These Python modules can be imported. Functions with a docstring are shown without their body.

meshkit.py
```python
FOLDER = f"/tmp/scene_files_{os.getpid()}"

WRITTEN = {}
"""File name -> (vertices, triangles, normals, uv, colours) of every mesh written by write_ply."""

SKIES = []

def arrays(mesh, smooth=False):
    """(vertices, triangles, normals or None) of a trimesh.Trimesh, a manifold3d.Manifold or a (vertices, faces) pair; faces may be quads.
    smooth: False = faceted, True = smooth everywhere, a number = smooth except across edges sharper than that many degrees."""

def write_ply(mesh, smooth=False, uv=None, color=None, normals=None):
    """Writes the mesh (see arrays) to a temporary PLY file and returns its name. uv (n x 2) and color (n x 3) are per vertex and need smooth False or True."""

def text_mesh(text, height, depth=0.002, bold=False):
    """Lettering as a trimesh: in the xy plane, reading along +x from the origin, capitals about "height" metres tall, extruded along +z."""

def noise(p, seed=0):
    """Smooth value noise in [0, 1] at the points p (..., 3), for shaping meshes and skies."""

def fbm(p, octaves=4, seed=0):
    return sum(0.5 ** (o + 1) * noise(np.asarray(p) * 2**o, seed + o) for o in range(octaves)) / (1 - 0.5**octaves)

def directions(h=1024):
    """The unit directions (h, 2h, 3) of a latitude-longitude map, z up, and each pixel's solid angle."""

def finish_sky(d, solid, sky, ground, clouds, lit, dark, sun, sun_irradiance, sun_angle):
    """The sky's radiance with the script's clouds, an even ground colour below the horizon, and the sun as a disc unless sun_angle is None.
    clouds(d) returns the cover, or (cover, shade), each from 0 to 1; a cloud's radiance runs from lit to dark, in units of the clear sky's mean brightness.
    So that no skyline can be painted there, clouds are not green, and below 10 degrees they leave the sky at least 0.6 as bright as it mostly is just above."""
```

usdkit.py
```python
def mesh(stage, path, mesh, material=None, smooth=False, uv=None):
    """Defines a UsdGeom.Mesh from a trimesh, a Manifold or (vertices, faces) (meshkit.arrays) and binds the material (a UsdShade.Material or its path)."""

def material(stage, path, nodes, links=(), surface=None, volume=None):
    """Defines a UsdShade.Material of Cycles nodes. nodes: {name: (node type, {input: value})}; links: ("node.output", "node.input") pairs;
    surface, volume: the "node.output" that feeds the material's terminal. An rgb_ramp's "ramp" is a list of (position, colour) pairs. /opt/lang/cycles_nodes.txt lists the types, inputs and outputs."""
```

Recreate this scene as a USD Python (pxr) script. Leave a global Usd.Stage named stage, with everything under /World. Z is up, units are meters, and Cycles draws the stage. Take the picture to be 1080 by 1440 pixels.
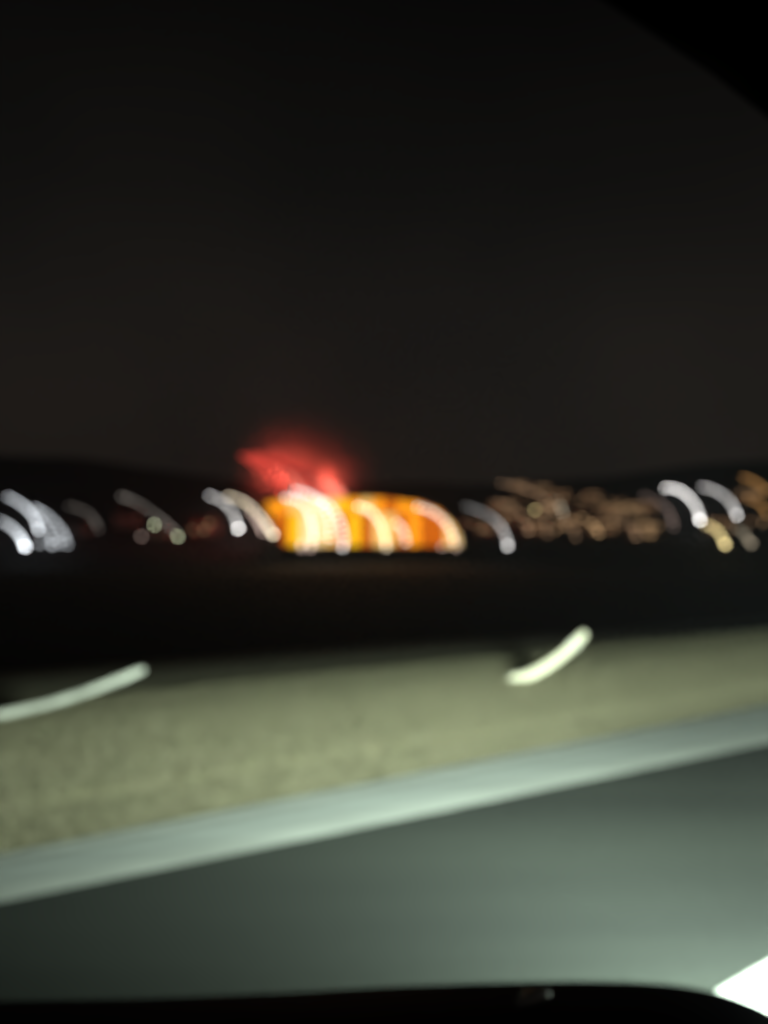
import math, random
import numpy as np
import trimesh
from shapely.geometry import Polygon, box as sbox
from pxr import Usd, UsdGeom, UsdLux, UsdShade, Gf, Sdf, Vt
import usdkit, meshkit

random.seed(7)
rng = np.random.default_rng(7)
stage = Usd.Stage.CreateInMemory()
UsdGeom.SetStageUpAxis(stage, 'Z')
UsdGeom.SetStageMetersPerUnit(stage, 1.0)
UsdGeom.Xform.Define(stage, '/World')
UsdGeom.Scope.Define(stage, '/World/Looks')

# ------------------------------------------------------------------ camera
EYE = 1.2
PITCH = math.atan(50 / 1080)
cam = UsdGeom.Camera.Define(stage, '/World/camera')
cam.AddTranslateOp().Set((0, 0, EYE))
cam.AddRotateXOp().Set(90 + math.degrees(PITCH))
cam.CreateFocalLengthAttr(26.0)
cam.CreateHorizontalApertureAttr(26.0)
cam.CreateVerticalApertureAttr(26.0 * 4 / 3)
cam.CreateFStopAttr(6.2)             # hand-held phone focused close by: everything outside is soft
cam.CreateFocusDistanceAttr(0.2)
cam.CreateClippingRangeAttr((0.02, 30000))
cam.CreateExposureAttr(0.0)

# ------------------------------------------------------------------ night sky
SUN_E, SUN_R = -0.20, 2.6
usdkit.material(stage, '/World/Looks/sky', {
    'sky': ('sky_texture', {'sky_type': 'single_scattering', 'sun_disc': False, 'sun_elevation': SUN_E, 'sun_rotation': SUN_R}),
    'tc': ('texture_coordinate', {}),
    'sep': ('separate_xyz', {}),
    'grad': ('rgb_ramp', {'ramp': [(0.0, (.150, .118, .092)), (.06, (.145, .116, .092)), (.2, (.118, .102, .088)), (.30, (.086, .078, .070)), (.42, (.046, .044, .041)), (.6, (.016, .016, .016)), (1.0, (.012, .012, .012))]}),
    'cl': ('noise_texture', {'scale': 2.2, 'detail': 4.0, 'roughness': .5}),
    'clr': ('rgb_ramp', {'ramp': [(.3, (.66, .68, .72)), (.7, (1.36, 1.26, 1.18))]}),
    'mul': ('mix_color', {'blend_type': 'multiply', 'fac': 1.0, 'use_clamp': False}),
    'add': ('mix_color', {'blend_type': 'add', 'fac': 1.0, 'use_clamp': False}),
    'bg': ('background_shader', {'strength': 0.10}),
}, [('tc.generated', 'sep.vector'), ('sep.z', 'grad.fac'), ('tc.generated', 'cl.vector'), ('cl.fac', 'clr.fac'),
    ('grad.color', 'mul.a'), ('clr.color', 'mul.b'), ('mul.result', 'add.a'), ('sky.color', 'add.b'), ('add.result', 'bg.color')], surface='bg.background')
dome = UsdLux.DomeLight.Define(stage, '/World/sky')
UsdShade.MaterialBindingAPI.Apply(dome.GetPrim()).Bind(UsdShade.Material.Get(stage, '/World/Looks/sky'))
dome.GetPrim().SetCustomDataByKey('kind', 'structure')

# ------------------------------------------------------------------ axes of the road: H = driving direction, L = to its left
A = math.radians(31.4)
H = np.array([math.cos(A), math.sin(A)])
L = np.array([-math.sin(A), math.cos(A)])
def st(s, t):
    p = np.multiply.outer(np.asarray(s, float), H) + np.multiply.outer(np.asarray(t, float), L)
    return p

# ------------------------------------------------------------------ the car's lamps (its only light on the verge)
def spot(name, pos, target, power, color, cone, soft, radius=.06):
    l = UsdLux.SphereLight.Define(stage, name)
    l.CreateRadiusAttr(radius)
    l.CreateIntensityAttr(power)
    l.CreateNormalizeAttr(True)
    l.CreateColorAttr(Gf.Vec3f(*color))
    sh = UsdLux.ShapingAPI.Apply(l.GetPrim())
    sh.CreateShapingConeAngleAttr(cone)
    sh.CreateShapingConeSoftnessAttr(soft)
    m = Gf.Matrix4d().SetLookAt(Gf.Vec3d(*pos), Gf.Vec3d(*target), Gf.Vec3d(0, 0, 1)).GetInverse()
    l.AddTransformOp().Set(m)
    return l
HEAD = tuple(st(1.70, .30)) + (.74,)
HEAD2 = tuple(st(1.70, -.95)) + (.74,)
LAMPC = (.83, 1.0, .84)
UsdGeom.Xform.Define(stage, '/World/car')
spot('/World/car/main_beam', HEAD, (HEAD[0] - 5.2, HEAD[1] + 8.0, 2.7), 640.0, LAMPC, 52, 1.0, .17)
spot('/World/car/main_beam_right', HEAD2, (HEAD2[0] + 3.2, HEAD2[1] + 7.6, 2.4), 720.0, LAMPC, 52, 1.0, .17)
spot('/World/car/corner_beam', (HEAD[0] - .02, HEAD[1] + .02, .62), (1.8, 2.2, 0), 440.0, LAMPC, 80, 1.0)

# ------------------------------------------------------------------ helpers
def look(name, nodes, links=(), surface='p.BSDF', volume=None):
    return usdkit.material(stage, '/World/Looks/' + name, nodes, links, surface=surface, volume=volume)
def plain(name, color, rough=.7, noise=None, amount=.25, bump=0.0, **kw):
    n = {'p': ('principled_bsdf', {'base_color': color, 'roughness': rough, **kw})}
    l = []
    if noise:
        c = np.array(color)
        n['g'] = ('geometry', {})
        n['n'] = ('noise_texture', {'scale': noise, 'detail': 5.0, 'roughness': .6})
        n['r'] = ('rgb_ramp', {'ramp': [(.3, tuple(c * (1 - amount))), (.7, tuple(c * (1 + amount)))]})
        l = [('g.position', 'n.vector'), ('n.fac', 'r.fac'), ('r.color', 'p.base_color')]
        if bump:
            n['b'] = ('bump', {'distance': bump, 'strength': .6})
            l += [('n.fac', 'b.height'), ('b.normal', 'p.normal')]
    return look(name, n, l)
def glow(name, color, strength):
    return look(name, {'e': ('emission', {'color': color, 'strength': strength})}, surface='e.emission')

used = {}
def numbered(path):
    k = used.get(path, 0)
    used[path] = k + 1
    return path if k == 0 else f'{path}_{k:03d}'
def tag(prim, label=None, cat=None, group=None, kind=None):
    for k, v in (('label', label), ('category', cat), ('group', group), ('kind', kind)):
        if v:
            prim.SetCustomDataByKey(k, v)
    return prim
def obj(name, mesh, mat, parent='/World', smooth=False):
    path = numbered(f'{parent}/{name}')
    return usdkit.mesh(stage, path, mesh, mat, smooth=smooth).GetPrim()
def thing(name, loc=(0, 0, 0), rz=0.0):
    path = numbered('/World/' + name)
    x = UsdGeom.Xform.Define(stage, path)
    x.AddTranslateOp().Set(Gf.Vec3d(*map(float, loc)))
    x.AddRotateZOp().Set(math.degrees(rz))
    return x.GetPrim()
def copy_of(first, loc, rz=0.0):
    base = first.GetName().rstrip('0123456789').rstrip('_')
    r = thing(base, loc, rz)
    r.GetReferences().AddInternalReference(first.GetPath())
    r.SetInstanceable(True)
    return r
def bx(cx, cy, cz, sx, sy, sz):
    return trimesh.creation.box((sx, sy, sz), trimesh.transformations.translation_matrix((cx, cy, cz)))
def join(*m):
    return trimesh.util.concatenate([x for x in m])
def tubem(pts, radii, sides=8):
    """closed tapering tube along a polyline"""
    p = np.asarray(pts, float); n = len(p)
    r = np.broadcast_to(radii, (n,)).astype(float)
    t = np.gradient(p, axis=0); t /= np.linalg.norm(t, axis=1, keepdims=True)
    up = np.array([0.13, .97, .21]); 
    a = np.cross(t, up); a /= np.linalg.norm(a, axis=1, keepdims=True); b = np.cross(t, a)
    g = np.arange(sides) * 2 * np.pi / sides
    v = p[:, None] + r[:, None, None] * (np.cos(g)[None, :, None] * a[:, None] + np.sin(g)[None, :, None] * b[:, None])
    f = []
    for i in range(n - 1):
        for j in range(sides):
            k = (j + 1) % sides
            f += [[i * sides + j, i * sides + k, (i + 1) * sides + k], [i * sides + j, (i + 1) * sides + k, (i + 1) * sides + j]]
    v = v.reshape(-1, 3)
    c0, c1 = len(v), len(v) + 1
    v = np.vstack([v, p[0], p[-1]])
    for j in range(sides):
        k = (j + 1) % sides
        f += [[c0, k, j], [c1, (n - 1) * sides + j, (n - 1) * sides + k]]
    m = trimesh.Trimesh(v, f, process=False)
    m.fix_normals()
    return m
def ray(px, py):
    """direction (per metre of forward ground distance) through a point of the 1080 x 1440 photograph"""
    x, y = (px - 540) / 1080, (720 - py) / 1080
    c, s = math.cos(PITCH), math.sin(PITCH)
    fwd, up = c - y * s, s + y * c
    return np.array([x / fwd, 1.0, up / fwd])
def on_plane(px, py, z=0.0):
    d = ray(px, py)
    k = (z - EYE) / d[2]
    return np.array([d[0] * k, k, z])
def at_depth(px, py, y):
    d = ray(px, py)
    return np.array([d[0] * y, y, EYE + d[2] * y])

# ------------------------------------------------------------------ terrain
T_LINE0, T_LINE1 = 2.86, 3.40
def sm(a, b, x):
    x = np.clip((x - a) / (b - a), 0, 1)
    return x * x * (3 - 2 * x)
def height(x, y):
    x, y = np.asarray(x, float), np.asarray(y, float)
    t = x * L[0] + y * L[1]
    s = x * H[0] + y * H[1]
    r = np.hypot(x, y)
    u = np.maximum(t - 4.5, 0)
    bank = .12 * sm(3.7, 5.2, t) - np.minimum(np.where(u < 5, u * u / 84, 25 / 84 + (u - 5) * .119 + np.maximum(u - 5, 0) ** 2 * .03), 5.2)
    rough = (meshkit.fbm(np.stack([x * .5, y * .5, 0 * x], -1), 3, 3) - .5) * .04 * sm(3.8, 4.6, t) * (1 - sm(4.8, 6.0, t))
    far = (meshkit.fbm(np.stack([x * .012, y * .012, 0 * x], -1), 4, 5) - .5) * 9 * sm(90, 420, r)
    az = x / np.maximum(y, 1e-3)
    ridge = 58 + 17 * sm(-.08, -.46, az) * 1.0 + 10 * sm(.15, .45, az)
    hill = ridge * sm(225, 640, r) * (y > 0) * sm(0, 120, y)
    right = -.6 * sm(-9, -14, t)
    return bank + rough + far + hill + right - .02 * (t < T_LINE1 + .6)
rings = np.concatenate([[0.0], np.geomspace(.6, 60, 190), np.geomspace(63, 9000, 110)])
angs = np.linspace(0, 2 * np.pi, 400, endpoint=False)
R, G = np.meshgrid(rings[1:], angs, indexing='ij')
X, Y = R * np.cos(G), R * np.sin(G)
pts = np.stack([X, Y, height(X, Y)], -1).reshape(-1, 3)
n0, n1 = len(rings) - 1, len(angs)
i, j = np.meshgrid(np.arange(n0 - 1), np.arange(n1), indexing='ij')
q = np.stack([i * n1 + j, (i + 1) * n1 + j, (i + 1) * n1 + (j + 1) % n1, i * n1 + (j + 1) % n1], -1).reshape(-1, 4)
q = np.vstack([q[:, [0, 1, 2]], q[:, [0, 2, 3]]])
c = len(pts)
pts = np.vstack([pts, [[0, 0, -.02]]])
cap = np.stack([np.full(n1, c), np.arange(n1), (np.arange(n1) + 1) % n1], -1)
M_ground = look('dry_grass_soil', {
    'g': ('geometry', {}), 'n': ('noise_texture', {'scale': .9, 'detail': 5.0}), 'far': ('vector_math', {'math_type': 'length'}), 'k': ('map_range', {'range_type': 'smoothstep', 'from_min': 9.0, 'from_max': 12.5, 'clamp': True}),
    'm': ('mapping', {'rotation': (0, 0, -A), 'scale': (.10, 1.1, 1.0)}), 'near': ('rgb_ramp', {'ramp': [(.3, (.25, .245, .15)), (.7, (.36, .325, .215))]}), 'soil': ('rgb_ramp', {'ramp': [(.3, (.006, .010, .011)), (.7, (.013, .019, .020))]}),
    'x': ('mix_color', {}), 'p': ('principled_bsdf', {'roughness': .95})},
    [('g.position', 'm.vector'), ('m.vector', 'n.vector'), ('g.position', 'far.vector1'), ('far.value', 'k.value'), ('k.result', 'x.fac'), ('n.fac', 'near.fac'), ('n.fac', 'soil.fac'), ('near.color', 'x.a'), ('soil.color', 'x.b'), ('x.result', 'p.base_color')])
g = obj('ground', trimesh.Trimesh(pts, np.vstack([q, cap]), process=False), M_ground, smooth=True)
tag(g, 'dark fields falling away behind the verge to a black hillside', 'ground', kind='structure')

def strip(s0, s1, t0, t1, z, step=.5):
    """flat sheet in road coordinates; t0 and t1 may be functions of s"""
    s = np.arange(s0, s1 + step, step)
    f0 = t0(s) if callable(t0) else np.full(len(s), t0)
    f1 = t1(s) if callable(t1) else np.full(len(s), t1)
    a = np.column_stack([np.outer(s, H) + np.outer(f0, L), np.full(len(s), z)])
    b = np.column_stack([np.outer(s, H) + np.outer(f1, L), np.full(len(s), z)])
    n = len(s)
    k = np.arange(n - 1)
    f = np.vstack([np.stack([k, k + 1, n + k + 1], -1), np.stack([k, n + k + 1, n + k], -1)])
    return trimesh.Trimesh(np.vstack([a, b]), f, process=False)
M_asphalt = look('asphalt', {
    'g': ('geometry', {}), 'n': ('noise_texture', {'scale': 60.0, 'detail': 4.0}), 'k': ('mapping', {'rotation': (0, 0, -A), 'scale': (.16, 1.9, 1.0)}), 'm': ('noise_texture', {'scale': .9, 'detail': 4.0}),
    'r': ('rgb_ramp', {'ramp': [(.3, (.0165, .0205, .018)), (.7, (.0265, .032, .028))]}),
    'r2': ('rgb_ramp', {'ramp': [(.25, (.62, .64, .66)), (.75, (1.35, 1.33, 1.28))]}),
    'x': ('mix_color', {'blend_type': 'multiply', 'fac': 1.0, 'use_clamp': False}),
    'b': ('bump', {'distance': .004, 'strength': .7}),
    'p': ('principled_bsdf', {'roughness': .75})},
    [('g.position', 'n.vector'), ('g.position', 'k.vector'), ('k.vector', 'm.vector'), ('n.fac', 'r.fac'), ('m.fac', 'r2.fac'), ('r.color', 'x.a'), ('r2.color', 'x.b'),
     ('x.result', 'p.base_color'), ('n.fac', 'b.height'), ('b.normal', 'p.normal')])
def worn(name, c, amount):
    c = np.array(c)
    return look(name, {'g': ('geometry', {}), 'k': ('mapping', {'rotation': (0, 0, -A), 'scale': (.35, 9.0, 1.0)}), 'n': ('noise_texture', {'scale': 1.0, 'detail': 5.0, 'roughness': .62}),
        'r': ('rgb_ramp', {'ramp': [(.28, tuple(c * (1 - amount))), (.68, tuple(c * (1 + amount * .5)))]}), 'b': ('bump', {'distance': .002, 'strength': .5}), 'p': ('principled_bsdf', {'roughness': .65})},
        [('g.position', 'k.vector'), ('k.vector', 'n.vector'), ('n.fac', 'r.fac'), ('r.color', 'p.base_color'), ('n.fac', 'b.height'), ('b.normal', 'p.normal')])
M_paint = worn('road_paint', (.40, .425, .40), .25)
M_lane = worn('fresh_road_paint', (.50, .53, .50), .2)
M_conc = worn('edge_concrete', (.34, .37, .355), .22)

# the edge of the road: pale strip between two white lines that part slightly (its two borders as seen)
def border(pa, pb):
    a, b = on_plane(*pa)[:2], on_plane(*pb)[:2]
    sa, ta, sb, tb = a @ H, a @ L, b @ H, b @ L
    m = (tb - ta) / (sb - sa)
    return lambda s: ta + m * (np.clip(s, -6, 14) - sa)
top, low = border((0, 1205), (1080, 993)), border((0, 1272), (1080, 1047))
mix = lambda k: (lambda s: low(s) * (1 - k) + top(s) * k)
tag(obj('road', strip(-60, 300, -7.5, mix(.5), 0.0, .5), M_asphalt), 'grey asphalt road lit by the car lamps', 'road', kind='structure')
tag(obj('road_shoulder', strip(-60, 300, mix(.27), mix(.80), .004, .5), M_conc), 'pale grey strip between the two white edge lines', 'shoulder', kind='structure')
tag(obj('edge_line', strip(-60, 300, low, mix(.268), .008, .5), M_paint), 'white road edge line nearest the camera, along the dark asphalt', 'road marking')
tag(obj('edge_line', strip(-60, 300, mix(.802), top, .008, .5), M_paint), 'outer white road edge line, along the grass', 'road marking')
tc_ = on_plane(1024, 1389)[:2]
tl, sl = float(tc_ @ L), float(tc_ @ H)
tag(obj('lane_line', strip(sl - .06, 40, lambda s: tl - .40 + .06 * np.clip(s - sl, -1, 2), lambda s: tl + .06 * np.clip(s - sl, -1, 2), .008, .1), M_lane), 'bright white lane line at the lower right corner, next to the dashboard', 'road marking')

# ------------------------------------------------------------------ grass of the verge
blades = []
for k in range(16):
    a, h, w = rng.uniform(0, 2 * np.pi), rng.uniform(.010, .022), rng.uniform(.003, .006)
    o = rng.normal(0, .035, 2); lean = rng.uniform(.1, .7) * h
    d = np.array([math.cos(a), math.sin(a)]); e = np.array([-d[1], d[0]])
    b0, b1 = o - e * w, o + e * w
    m0, m1 = o + d * lean * .35 - e * w * .8, o + d * lean * .35 + e * w * .8
    tp = o + d * lean
    blades.append(trimesh.Trimesh([[*b0, 0], [*b1, 0], [*m1, h * .6], [*m0, h * .6], [*tp, h]], [[0, 1, 2], [0, 2, 3], [3, 2, 4]], process=False))
M_blade = look('grass_blade', {
    'o': ('object_info', {}), 'r': ('rgb_ramp', {'ramp': [(0, (.29, .275, .185)), (.5, (.315, .288, .195)), (1, (.275, .272, .17))]}),
    'p': ('principled_bsdf', {'roughness': .6}), 't': ('translucent_bsdf', {}), 'x': ('mix_closure', {'fac': .3})},
    [('o.random', 'r.fac'), ('r.color', 'p.base_color'), ('r.color', 't.color'), ('p.BSDF', 'x.closure1'), ('t.BSDF', 'x.closure2')], surface='x.closure')
pi = UsdGeom.PointInstancer.Define(stage, '/World/verge_grass')
usdkit.mesh(stage, '/World/verge_grass/tuft', join(*blades), M_blade)
N = 130000
s = rng.uniform(-7, 22, N); t = np.minimum(rng.uniform(0, 2.6, N), rng.uniform(0, 3.4, N)) + top(s) + .03
P = np.outer(s, H) + np.outer(t, L)
keep = (P[:, 1] > .5) & (np.abs(P[:, 0]) < P[:, 1] * .62 + .6)
P, s, t = P[keep], s[keep], t[keep]
Z = height(P[:, 0], P[:, 1])
pi.CreatePositionsAttr(Vt.Vec3fArray.FromNumpy(np.column_stack([P, Z - .004]).astype(np.float32)))
pi.CreateProtoIndicesAttr(Vt.IntArray.FromNumpy(np.zeros(len(P), np.int32)))
a = rng.uniform(0, 2 * np.pi, len(P))
pi.CreateOrientationsAttr(Vt.QuathArray([Gf.Quath(float(math.cos(v / 2)), 0, 0, float(math.sin(v / 2))) for v in a]))
sc = rng.uniform(.7, 1.35, len(P))
pi.CreateScalesAttr(Vt.Vec3fArray.FromNumpy(np.column_stack([sc, sc, sc]).astype(np.float32)))
pi.CreatePrototypesRel().SetTargets(['/World/verge_grass/tuft'])
tag(pi.GetPrim(), 'short olive grass of the verge lit by the car lamps', 'grass', kind='stuff')

# ------------------------------------------------------------------ marker posts of the verge
M_post = plain('white_plastic', (.86, .82, .64), .45, 30, .05)
M_post2 = plain('weathered_plastic', (.50, .51, .46), .5, 9, .25)
M_refl = plain('reflector', (.80, .78, .66), .2)
M_dark = plain('dark_rubber', (.02, .02, .02), .7)
def marker(line, half, label, mat):
    """flat flexible post bent over: a rounded bar swept along a curve that starts in the ground"""
    b = thing('marker_post', line[0])
    p = np.array(line) - np.array(line[0])
    k = np.linspace(0, 1, len(p)); kk = np.linspace(0, 1, 22)
    from scipy.interpolate import CubicSpline
    c = CubicSpline(k, p)(kk)
    w = half * (1 - .10 * kk)
    w[0] *= .8; w[-1] *= .72
    body = tubem(c, w, 12)
    obj('post', body, mat, str(b.GetPath()), smooth=40)
    obj('base_sleeve', tubem([c[0] + [0, 0, -.06], c[0] + (c[1] - c[0]) * .2], [half * 1.08] * 2, 12), mat, str(b.GetPath()), smooth=40)
    q = c[-5:-2]
    obj('reflector_band', tubem(q, half * 1.02, 12), M_refl if mat is M_post else mat, str(b.GetPath()), smooth=40)
    tag(b, label, 'marker post', 'marker posts bent over on the verge')
def gpt(px, py, lift=0.0):
    d = ray(px, py); k = 3.0
    for _ in range(400):
        k += .03
        if height(d[0] * k, k) >= EYE + d[2] * k:
            break
    return k
k1 = gpt(716, 958)
pr = [at_depth(x, y, k1 + e) for x, y, e in ((716, 956, 0), (742, 950, .05), (768, 937, .1), (795, 917, .15), (822, 890, .2))]
marker(pr, 7.5 * k1 / 1080, 'short bent white marker post on the grass, right of centre', M_post)
k2 = gpt(-60, 1016)
pl = [at_depth(x, y, k2 + e) for x, y, e in ((-60, 1022, 0), (0, 1005, .05), (70, 989, .1), (140, 966, .15), (203, 941, .2))]
marker(pl, 6.5 * k2 / 1080, 'long white marker post leaning almost flat at the left edge', M_post2)

# ------------------------------------------------------------------ the town: lamps, houses, lit hall
BLUR = 17.0                                        # for choosing lamp brightness only
M_pole = plain('lamp_steel', (.16, .17, .17), .5, 3, .15, metallic=.6)
POST = 6.2
def lamp_site(px, py):
    d = ray(px, py)
    r = np.arange(226, 640, .5)
    z = height(d[0] * r, r) + POST
    over = np.nonzero(z >= EYE + d[2] * r)[0]
    k = r[over[0]] if len(over) else 420.0
    return np.array([d[0] * k, k, float(height(d[0] * k, k))]), k
COL = {'white': (1.0, .97, .94), 'cool': (.90, .95, 1.0), 'cream': (1.0, .84, .60), 'warm': (1.0, .62, .30), 'amber': (1.0, .50, .16), 'yellow': (1.0, .80, .36), 'brown': (1.0, .62, .36), 'pink': (1.0, .72, .62), 'grey': (1.0, .88, .78), 'green': (.86, .95, .60)}
GLOBE = .62
globe = trimesh.creation.icosphere(1, GLOBE)
globe.apply_scale((1, 1, .82))
protos = {}
def lamp(px, py, colour, v, label, group):
    loc, k = lamp_site(px, py)
    lvl = round(math.log(max(v, .01)) * 3)
    key = (colour, lvl, round(math.log(k) * 5))
    if key in protos:
        o = copy_of(protos[key], loc, rng.uniform(0, 6.28))
    else:
        area = math.pi * (GLOBE * .9 * 1080 / math.exp(key[2] / 5)) ** 2
        gain = math.exp(lvl / 3) * (math.pi / 4 * BLUR ** 2) / area
        m = glow('lamp_%s_%d' % (colour, len(protos)), COL[colour], gain)
        o = protos[key] = thing('street_lamp', loc, rng.uniform(0, 6.28))
        p = str(o.GetPath())
        obj('pole', tubem([(0, 0, -.4), (0, 0, 3), (0, 0, POST - .95)], [.12, .09, .06], 6), M_pole, p, smooth=40)
        obj('collar', trimesh.creation.cylinder(.16, .26, sections=8, transform=trimesh.transformations.translation_matrix((0, 0, POST - .78))), M_pole, p)
        gl = globe.copy(); gl.apply_translation((0, 0, POST - .12))
        obj('globe', gl, m, p, smooth=True)
        cp = trimesh.creation.cone(.34, .22, sections=8); cp.apply_translation((0, 0, POST + .37))
        obj('cap', cp, M_pole, p)
    tag(o, label, 'street lamp', group)
def lamp_row(points, colour, v0, v1, label, step=7.4, end=None):
    p = np.array(points, float)
    d = np.r_[0, np.cumsum(np.hypot(*np.diff(p, axis=0).T))]
    n = max(2, int(round(d[-1] / step)) + 1)
    from scipy.interpolate import PchipInterpolator
    u = np.linspace(0, d[-1], n)
    x, y = PchipInterpolator(d, p[:, 0])(u), PchipInterpolator(d, p[:, 1])(u)
    for k in range(n):
        f = k / (n - 1)
        lamp(x[k], y[k], colour, (v0 * (1 - f) + v1 * f ** 1.5) * .5 if not (end and k == n - 1) else end, label, label)
lamp_row([(12, 699), (26, 706), (40, 717), (49, 729), (54, 744)], 'cool', .42, .75, 'cool white street lamps in the upper row at the far left edge', end=.8)
lamp_row([(2, 733), (15, 740), (26, 751), (33, 762), (35, 770)], 'cool', .35, 1.5, 'brightest white street lamps in the lower row at the far left edge', end=1.2)
lamp_row([(50, 715), (66, 724), (79, 737), (89, 750), (94, 765)], 'cool', .35, .42, 'dim bluish street lamps in the third row from the left edge')
lamp_row([(57, 730), (66, 742), (72, 754), (74, 766)], 'cool', .25, .55, 'dim bluish street lamps close together inside the left cluster')
lamp_row([(56, 764), (84, 763)], 'cool', .35, .40, 'small white lamps along the foot of the left cluster', step=12)
lamp_row([(98, 712), (118, 718), (132, 730), (138, 743)], 'grey', .04, .06, 'very faint grey lamps right of the left cluster')
lamp_row([(172, 698), (192, 706), (212, 719), (233, 735), (247, 748)], 'grey', .07, .07, 'faint grey lamps down the slope left of the two white arcs')
lamp(250, 754, 'green', .33, 'small pale green lamp alone at the foot of the left slope', None)
lamp(217, 738, 'green', .26, 'small greenish lamp halfway up the faint left slope', None)
lamp(199, 754, 'pink', .10, 'faint pinkish lamp at the foot of the left slope', None)
lamp_row([(295, 697), (308, 702), (320, 711), (330, 725), (335, 743)], 'white', .33, .60, 'white lamps in the arc just left of the cream arc', end=.85)
lamp_row([(322, 698), (338, 703), (353, 713), (366, 726), (376, 739), (384, 751)], 'cream', .45, .95, 'cream lamps in the arc that meets the orange hall on the left', end=1.0)
lamp_row([(354, 722), (364, 736), (369, 747)], 'pink', .35, .45, 'pinkish lamps under the cream arc left of the orange hall')

# houses ----------------------------------------------------------
M_wall = [plain('render_wall_%s' % n, c, .85, .8, .15) for n, c in (('cream', (.42, .36, .27)), ('tan', (.34, .25, .17)), ('grey', (.30, .29, .27)))]
M_roof = plain('roof_tile', (.12, .07, .05), .85, 2, .25)
M_frame = plain('window_frame', (.5, .5, .48), .6)
M_door = plain('house_door', (.10, .06, .04), .6)
M_pane = {'lit': glow('lit_window', (1.0, .60, .30), .75), 'dim': glow('dim_window', (1.0, .56, .28), .45)}
M_glass = plain('dark_glass', (.02, .02, .025), .08)
def house(px, py, w, h, mat, label, group, seed, lit):
    r_ = random.Random(seed)
    loc, k = lamp_site(px, py - POST * 1080 / 300)
    loc[2] -= 1.0
    o = thing('house', loc, r_.uniform(-.3, .3)); p = str(o.GetPath())
    dpt = 7.5
    obj('wall', bx(0, 0, h / 2, w, dpt, h), mat, p)
    e, rh = .45, 2.4
    v = [(-w/2-e, -dpt/2-e, h), (w/2+e, -dpt/2-e, h), (w/2+e, dpt/2+e, h), (-w/2-e, dpt/2+e, h), (-w/2-e, 0, h+rh), (w/2+e, 0, h+rh)]
    roof = trimesh.Trimesh([(x, y, z + .003) for x, y, z in v], [[0,1,5],[0,5,4],[2,3,4],[2,4,5],[0,4,3],[1,2,5],[0,2,1],[0,3,2]], process=False)
    rf = obj('roof', roof, M_roof, p)
    obj('chimney', bx(w * .28, .5, h + rh, .7, .7, 1.8), mat, str(rf.GetPath()))
    dx = r_.uniform(-.3, .3) * w
    obj('door', bx(dx, -dpt/2 - .03, 2.05, 1.0, .08, 2.1), M_door, p)
    for fl in range(int(h // 2.9)):
        for wx in np.arange(-w/2 + 1.4, w/2 - .8, 2.3):
            if fl == 0 and abs(wx - dx) < 1.3: continue
            f = obj('window', join(bx(wx, -dpt/2 - .04, 2.4 + fl*2.8 - .72, 1.3, .1, .08), bx(wx, -dpt/2 - .04, 2.4 + fl*2.8 + .72, 1.3, .1, .08),
                    bx(wx - .62, -dpt/2 - .04, 2.4 + fl*2.8, .08, .1, 1.36), bx(wx + .62, -dpt/2 - .04, 2.4 + fl*2.8, .08, .1, 1.36)), M_frame, p)
            q_ = r_.random()
            obj('pane', bx(wx, -dpt/2 - .015, 2.4 + fl*2.8, 1.16, .04, 1.36), M_pane['lit'] if q_ < lit * .4 else M_pane['dim'] if q_ < lit else M_glass, str(f.GetPath()))
    tag(o, label, 'house', group)
hb = 'dim houses lit brown by amber lamps right of the orange hall'
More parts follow.
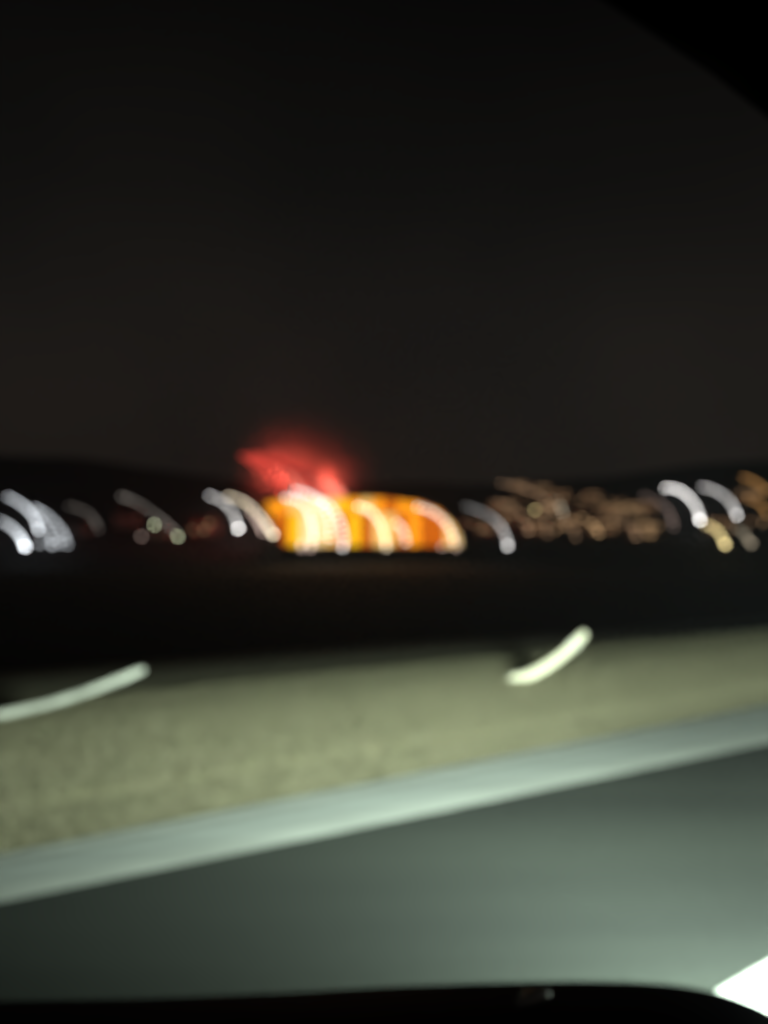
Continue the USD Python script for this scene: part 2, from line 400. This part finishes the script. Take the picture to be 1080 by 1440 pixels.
for n_, (px, py) in enumerate([(690, 752), (722, 740), (748, 752), (738, 716), (772, 730), (800, 748), (815, 728), (845, 752), (858, 733), (885, 745), (905, 756), (786, 712), (664, 744), (705, 726), (730, 700), (762, 752), (760, 704), (830, 714), (872, 716), (900, 728)]):
    house(px, py, rng.uniform(10, 15), (3.0, 5.8, 5.8)[n_ % 3], M_wall[n_ % 2], 'dim house front lit brown by amber lamps, right of the orange hall', hb, 40 + n_, .97)
for n_, (px, py) in enumerate([(110, 752), (180, 742), (226, 754), (290, 752)]):
    house(px, py, rng.uniform(8, 12), (3.0, 5.8)[n_ % 2], M_wall[2], 'dark house on the slope between the left lamp cluster and the orange hall', 'dark houses on the left slope', 80 + n_, .15)
for n_, (px, py) in enumerate([(1048, 712), (1075, 700), (1010, 750), (1070, 740)]):
    house(px, py, rng.uniform(9, 12), (5.8, 3.0)[n_ % 2], M_wall[1], 'reddish brown house among the lamps at the right edge', 'brown houses at the right edge', 120 + n_, .9)

# the orange hall ---------------------------------------------------
HY = 262.0
def hp(px, py):                                    # point of the hall's front, in metres: x across, z up
    a = at_depth(px, py, HY); return (a[0], a[2])
hx0 = hp(520, 768)[0]
hz0 = float(height(hx0, HY)) - .5
hall = thing('orange_hall', (hx0, HY, hz0)); hpath = str(hall.GetPath())
front = Polygon([(x - hx0, z - hz0) for x, z in (hp(*p_) for p_ in [(399, 768), (392, 748), (383, 728), (372, 707), (400, 702), (470, 700), (540, 700), (590, 707), (618, 718), (636, 736), (646, 752), (649, 768)])])
z_low = front.bounds[1]
def extr(poly, y0, y1):
    m = trimesh.creation.extrude_polygon(poly, y1 - y0, engine='earcut')
    m.apply_transform(np.array([[1, 0, 0, 0], [0, 0, -1, y1], [0, 1, 0, 0], [0, 0, 0, 1.0]]))
    return m
M_hallwall = plain('hall_cladding', (.20, .13, .08), .7, 1, .15)
M_plinth = plain('hall_plinth', (.05, .05, .05), .8, 1, .2)
obj('shell', extr(front.buffer(.45, join_style=2), .35, 26), M_hallwall, hpath)
obj('plinth', bx((front.bounds[0] + front.bounds[2]) / 2 + 3, 13, z_low / 2 - .3, front.bounds[2] - front.bounds[0] - 8, 26.5, z_low - .7), M_plinth, hpath)
rim = front.buffer(.45, join_style=2).difference(front.buffer(-.1))
obj('roof_edge', extr(rim, -.5, .34), M_hallwall, hpath)
PANES = [glow('pane_orange', (1.0, .33, .010), 1.4), glow('pane_yellow', (1.0, .52, .01), 1.35), glow('pane_peach', (1.0, .58, .16), 1.25), glow('pane_deep', (1.0, .20, .008), .75), glow('pane_pale', (1.0, .70, .32), 1.4)]
pw = 4.1
cols = np.arange(front.bounds[0], front.bounds[2], pw)
zs = [z_low, z_low + 11.2, z_low + 20]
pat = {0: [0, 3, 1, 4, 4, 2, 3, 1, 3, 2, 2, 3, 0, 3, 3, 2, 4], 1: [0, 0, 2, 2, 4, 2, 1, 0, 2, 0, 3, 0, 0, 3, 0, 2, 2]}
for ci, x0 in enumerate(cols):
    for ri in range(2):
        cell = front.buffer(-.1).intersection(sbox(x0 + .11, zs[ri] + .11, x0 + pw - .11, zs[ri + 1] - .11))
        if cell.is_empty or cell.area < 1.0 or cell.geom_type != 'Polygon':
            continue
        obj('pane', extr(cell, .12, .2), PANES[pat[ri][ci % 17]], hpath)
    mu = front.intersection(sbox(x0 - .11, z_low, x0 + .11, z_low + 30))
    if not mu.is_empty and mu.geom_type == 'Polygon' and mu.area > .5:
        obj('mullion', extr(mu, -.1, .33), M_plinth, hpath)
for z in zs[1:2]:
    obj('transom', extr(front.intersection(sbox(-99, z - .11, 99, z + .11)), -.05, .11), M_plinth, hpath)
M_bulb = [glow('hall_bulb_white', (1.0, .92, .84), 3.8), glow('hall_bulb_cream', (1.0, .84, .56), 4.4), glow('hall_bulb_pink', (1.0, .80, .62), 3.6)]
def bulb_rib(line, mat, step=8.0):
    from scipy.interpolate import PchipInterpolator
    p_ = np.array([at_depth(x_, y_, HY - 1.2) for x_, y_ in line]) - [hx0, HY, hz0]
    d_ = np.r_[0, np.cumsum(np.linalg.norm(np.diff(p_, axis=0), axis=1))]
    n_ = max(2, int(round(d_[-1] / (step * HY / 1080))) + 1)
    c_ = PchipInterpolator(d_, p_)(np.linspace(0, d_[-1], n_))
    rib = obj('rib', tubem(c_ + [0, .75, 0], [.16] * n_, 6), M_plinth, hpath, smooth=40)
    for q_ in c_:
        b_ = trimesh.creation.icosphere(1, .62); b_.apply_translation(q_)
        obj('bulb', b_, mat, str(rib.GetPath()), smooth=True)
bulb_rib([(402, 700), (416, 703), (428, 711), (436, 724), (440, 741), (441, 757)], M_bulb[0])
bulb_rib([(416, 690), (434, 695), (448, 705), (458, 720), (463, 738), (464, 756)], M_bulb[0])
bulb_rib([(440, 699), (457, 706), (470, 719), (480, 738), (484, 763)], M_bulb[0])
bulb_rib([(424, 766), (438, 766)], M_bulb[2], 13)
bulb_rib([(504, 712), (518, 717), (530, 728), (538, 743), (542, 763)], M_bulb[1])
bulb_rib([(558, 736), (567, 746), (571, 762)], M_bulb[2])
bulb_rib([(588, 713), (607, 719), (622, 730), (633, 745), (638, 760)], M_bulb[2])
tag(hall, 'long hall glowing orange behind tall panes, the brightest thing on the horizon', 'hall')

# its red roof sign: swept luminous blades on masts ------------------
sign = thing('red_roof_sign', (hx0, HY + 8, hz0)); spath = str(sign.GetPath())
RED = [glow('red_blade', (1.0, .090, .062), .8), glow('red_blade_bright', (1.0, .22, .15), 2.2), glow('red_blade_dim', (1.0, .05, .06), .28)]
def blade(line, half, mat):
    p = np.array([at_depth(x, y, HY + 8) for x, y in line]) - [hx0, HY + 8, hz0]
    from scipy.interpolate import CubicSpline
    kk = np.linspace(0, 1, 16)
    c_ = CubicSpline(np.linspace(0, 1, len(p)), p)(kk)
    w = half * np.interp(kk, [0, .15, .6, 1], [.15, .6, 1, .7]) * (HY + 8) / 1080
    nrm = np.gradient(c_[:, [0, 2]], axis=0); nrm = np.stack([-nrm[:, 1], nrm[:, 0]], -1); nrm /= np.linalg.norm(nrm, axis=1, keepdims=True)
    up, dn = c_[:, [0, 2]] + nrm * w[:, None], c_[:, [0, 2]] - nrm * w[:, None]
    poly = Polygon(np.vstack([up, dn[::-1]])).buffer(0)
    obj('blade', extr(poly if poly.geom_type == 'Polygon' else max(poly.geoms, key=lambda g_: g_.area), -.3, .3), mat, spath)
blade([(338, 640), (362, 652), (382, 668), (394, 690)], 7, RED[0])
blade([(352, 640), (385, 652), (412, 668), (428, 690)], 12, RED[0])
blade([(380, 644), (410, 654), (436, 670), (450, 694)], 11, RED[0])
blade([(384, 660), (404, 668), (420, 682), (428, 702)], 5, RED[1])
blade([(436, 674), (458, 682), (474, 692), (486, 706)], 7, RED[1])
for mx in (394, 428, 450, 478):
    b0 = at_depth(mx, 700, HY + 8) - [hx0, HY + 8, hz0]
    obj('mast', tubem([(b0[0], .6, 4), (b0[0], .6, b0[2] + 3)], [.25, .2], 6), M_pole, spath, smooth=40)
for k_, (lx, lz, pw_) in enumerate([(388, 662, 6800), (420, 664, 9000), (456, 682, 4600)]):
    fl = UsdLux.SphereLight.Define(stage, spath + ('/floodlight' if k_ == 0 else '/floodlight_%03d' % k_))
    fl.CreateRadiusAttr(.5); fl.CreateNormalizeAttr(True); fl.CreateIntensityAttr(pw_); fl.CreateColorAttr(Gf.Vec3f(1.0, .10, .06))
    fl.AddTranslateOp().Set(Gf.Vec3d(*map(float, at_depth(lx, lz, HY + 9.6) - [hx0, HY + 8, hz0])))
tag(sign, 'red glowing swept blades of a sign above the left end of the orange hall', 'sign')

lamp_row([(424, 770), (437, 770)], 'pink', .35, .35, 'pinkish lamps low before the white part of the orange hall', step=13)
lamp(482, 769, 'white', .4, 'pale lamp low before the left third of the orange hall', None)
lamp(543, 769, 'cream', .4, 'cream lamp low before the middle of the orange hall', None)
lamp_row([(622, 768), (641, 769)], 'pink', .3, .35, 'pale pink lamps low before the right end of the orange hall', step=16)
# right part of the town
lamp_row([(655, 712), (676, 719), (695, 730), (708, 746), (714, 767)], 'white', .06, .40, 'greyish lamps in the long arc just right of the orange hall', end=.5)
lamp_row([(705, 680), (726, 683), (746, 690), (764, 700), (776, 716)], 'brown', .08, .10, 'brown lamps in the highest row above the brown houses')
lamp(752, 717, 'yellow', .22, 'small yellow lamp above the brown houses', None)
lamp_row([(784, 705), (789, 714), (793, 727)], 'cream', .18, .45, 'pale cream lamps in the short row above the brown houses')
lamp_row([(700, 706), (722, 714), (736, 728), (743, 746)], 'brown', .06, .15, 'brown lamps down the left side of the brown houses')
lamp_row([(818, 728), (832, 737), (842, 749)], 'warm', .14, .28, 'amber lamps in the short bright row among the brown houses')
lamp_row([(760, 722), (768, 734), (770, 750)], 'brown', .07, .10, 'brown lamps in the row below the small yellow lamp')
lamp_row([(795, 735), (806, 744), (810, 754)], 'brown', .06, .10, 'brown lamps low in the middle of the brown houses')
lamp_row([(840, 712), (872, 712), (898, 720), (910, 735), (915, 752)], 'warm', .06, .11, 'amber lamps round the right end of the brown houses')
lamp_row([(868, 728), (886, 738), (895, 754)], 'brown', .06, .12, 'brown lamps inside the right end of the brown houses')
lamp_row([(905, 698), (925, 705), (940, 718), (947, 740)], 'pink', .06, .10, 'faint pinkish lamps left of the brightest right hand arc')
lamp_row([(936, 686), (950, 687), (963, 694), (974, 705), (981, 717), (984, 731)], 'white', .8, .9, 'brightest white lamps of the right hand side, in a thick arc', end=1.1)
lamp_row([(988, 685), (1004, 689), (1019, 698), (1030, 710), (1036, 724)], 'white', .28, .42, 'white lamps in the thinner arc at the upper right', end=.5)
lamp_row([(994, 738), (1008, 745), (1016, 757), (1020, 771)], 'yellow', .5, .8, 'yellowish lamps in the arc below the brightest right hand arc', end=.7)
lamp_row([(1036, 742), (1050, 755), (1057, 774)], 'cream', .10, .28, 'greyish lamps lowest at the right edge')
lamp_row([(1046, 672), (1062, 678), (1076, 690)], 'amber', .14, .18, 'reddish amber lamps highest at the right edge')
lamp_row([(1052, 700), (1068, 708), (1078, 722)], 'amber', .12, .15, 'faint amber lamps at the right edge beside the thinner arc')

# ------------------------------------------------------------------ red lit steam over the hall's sign
sc_ = at_depth(432, 672, HY + 8)
steam = trimesh.creation.icosphere(3, 1.0)
steam.apply_scale((30, 9, 24)); steam.apply_translation(sc_ + np.array([0, 0, 4.0]))
ctr = sc_ + np.array([0, 0, 4.0])
M_steam = look('steam', {
    'g': ('geometry', {}), 'm': ('mapping', {'mapping_type': 'texture', 'location': tuple(ctr), 'scale': (30, 9, 24)}),
    'gr': ('gradient_texture', {'gradient_type': 'quadratic_sphere'}), 'n': ('noise_texture', {'scale': .06, 'detail': 3.0}),
    'x': ('math', {'math_type': 'multiply'}), 'y': ('math', {'math_type': 'multiply', 'value2': .5}),
    'v': ('principled_volume', {'color': (.9, .9, .9), 'anisotropy': .2})},
    [('g.position', 'm.vector'), ('m.vector', 'gr.vector'), ('g.position', 'n.vector'), ('gr.fac', 'x.value1'), ('n.fac', 'x.value2'), ('x.value', 'y.value1'), ('y.value', 'v.density')], surface=None, volume='v.volume')
tag(obj('steam', steam, M_steam, smooth=True), 'thin steam glowing red above the sign of the orange hall', 'steam', kind='stuff')

# ------------------------------------------------------------------ night haze over the valley
M_haze = look('night_haze', {'v': ('principled_volume', {'color': (.84, .90, 1.0), 'density': .0004, 'anisotropy': .3})}, surface=None, volume='v.volume')
tag(obj('haze', bx(0, 0, 60, 18200, 18200, 136), M_haze), 'thin night haze over the valley', 'haze', kind='stuff')

# ------------------------------------------------------------------ the car the picture is taken from
M_dash = plain('dash_plastic', (.026, .031, .052), .62, 40, .2, specular_ior_level=.2)
M_trim = plain('pillar_cloth', (.004, .004, .004), .95, specular_ior_level=0.0)
M_chrome = plain('trim_metal', (.85, .85, .83), .22, metallic=1.0)
M_lens = glow('headlamp_glass', LAMPC, 8.0)
D0 = .75
edge = [(-220, 1420), (0, 1408), (200, 1404), (400, 1396), (560, 1387), (700, 1382), (820, 1380), (920, 1383), (1000, 1394), (1060, 1414), (1110, 1442), (1180, 1500)]
from scipy.interpolate import PchipInterpolator
ex = np.linspace(-220, 1180, 90)
ey = PchipInterpolator([e_[0] for e_ in edge], [e_[1] for e_ in edge])(ex)
rowsP = []
for k_, (dy, dz) in enumerate([(.15, -.40), (.12, -.20), (.07, -.08), (.03, -.022), (0, 0), (-.08, -.004), (-.18, -.025), (-.28, -.08), (-.34, -.3)]):
    rowsP.append(np.array([at_depth(a_, b_, D0) + [0, dy, dz] for a_, b_ in zip(ex, ey)]))
V = np.vstack(rowsP); w_ = len(ex)
F = []
for r_ in range(len(rowsP) - 1):
    for k_ in range(w_ - 1):
        F += [[r_ * w_ + k_, (r_ + 1) * w_ + k_ + 1, r_ * w_ + k_ + 1], [r_ * w_ + k_, (r_ + 1) * w_ + k_, (r_ + 1) * w_ + k_ + 1]]
dm = trimesh.Trimesh(V, F, process=False)
if dm.face_normals[:, 2].mean() < 0: dm.invert()
obj('dashboard', dm, M_dash, '/World/car', smooth=True)
g0 = at_depth(728, 1416, D0 - .1); g1 = at_depth(772, 1401, D0 - .09)
vt = trimesh.creation.icosphere(2, 1.0); vt.apply_scale((.017, .004, .007))
vt.apply_transform(trimesh.transformations.rotation_matrix(-.33, [1, 0, 0])); vt.apply_transform(trimesh.transformations.rotation_matrix(.42, [0, 0, 1])); vt.apply_translation((g0 + g1) / 2 + [0, 0, .002])
obj('vent_trim', vt, M_chrome, '/World/car', smooth=True)
pp = [at_depth(x_, y_, .10) for x_, y_ in ((902, -268), (1152, -103), (1352, 52), (1582, 252))]
obj('roof_pillar', tubem(pp, [.02] * 4, 16), M_trim, '/World/car', smooth=True)
hl = trimesh.creation.icosphere(2, 1.0); hl.apply_scale((.09, .09, .07))
hl.apply_translation((HEAD[0] - .12 * H[0], HEAD[1] - .12 * H[1], HEAD[2] - .02))
obj('headlamp', hl, M_lens, '/World/car', smooth=True)
tag(stage.GetPrimAtPath('/World/car'), 'dark dashboard and window pillar of the car in the foreground', 'car')
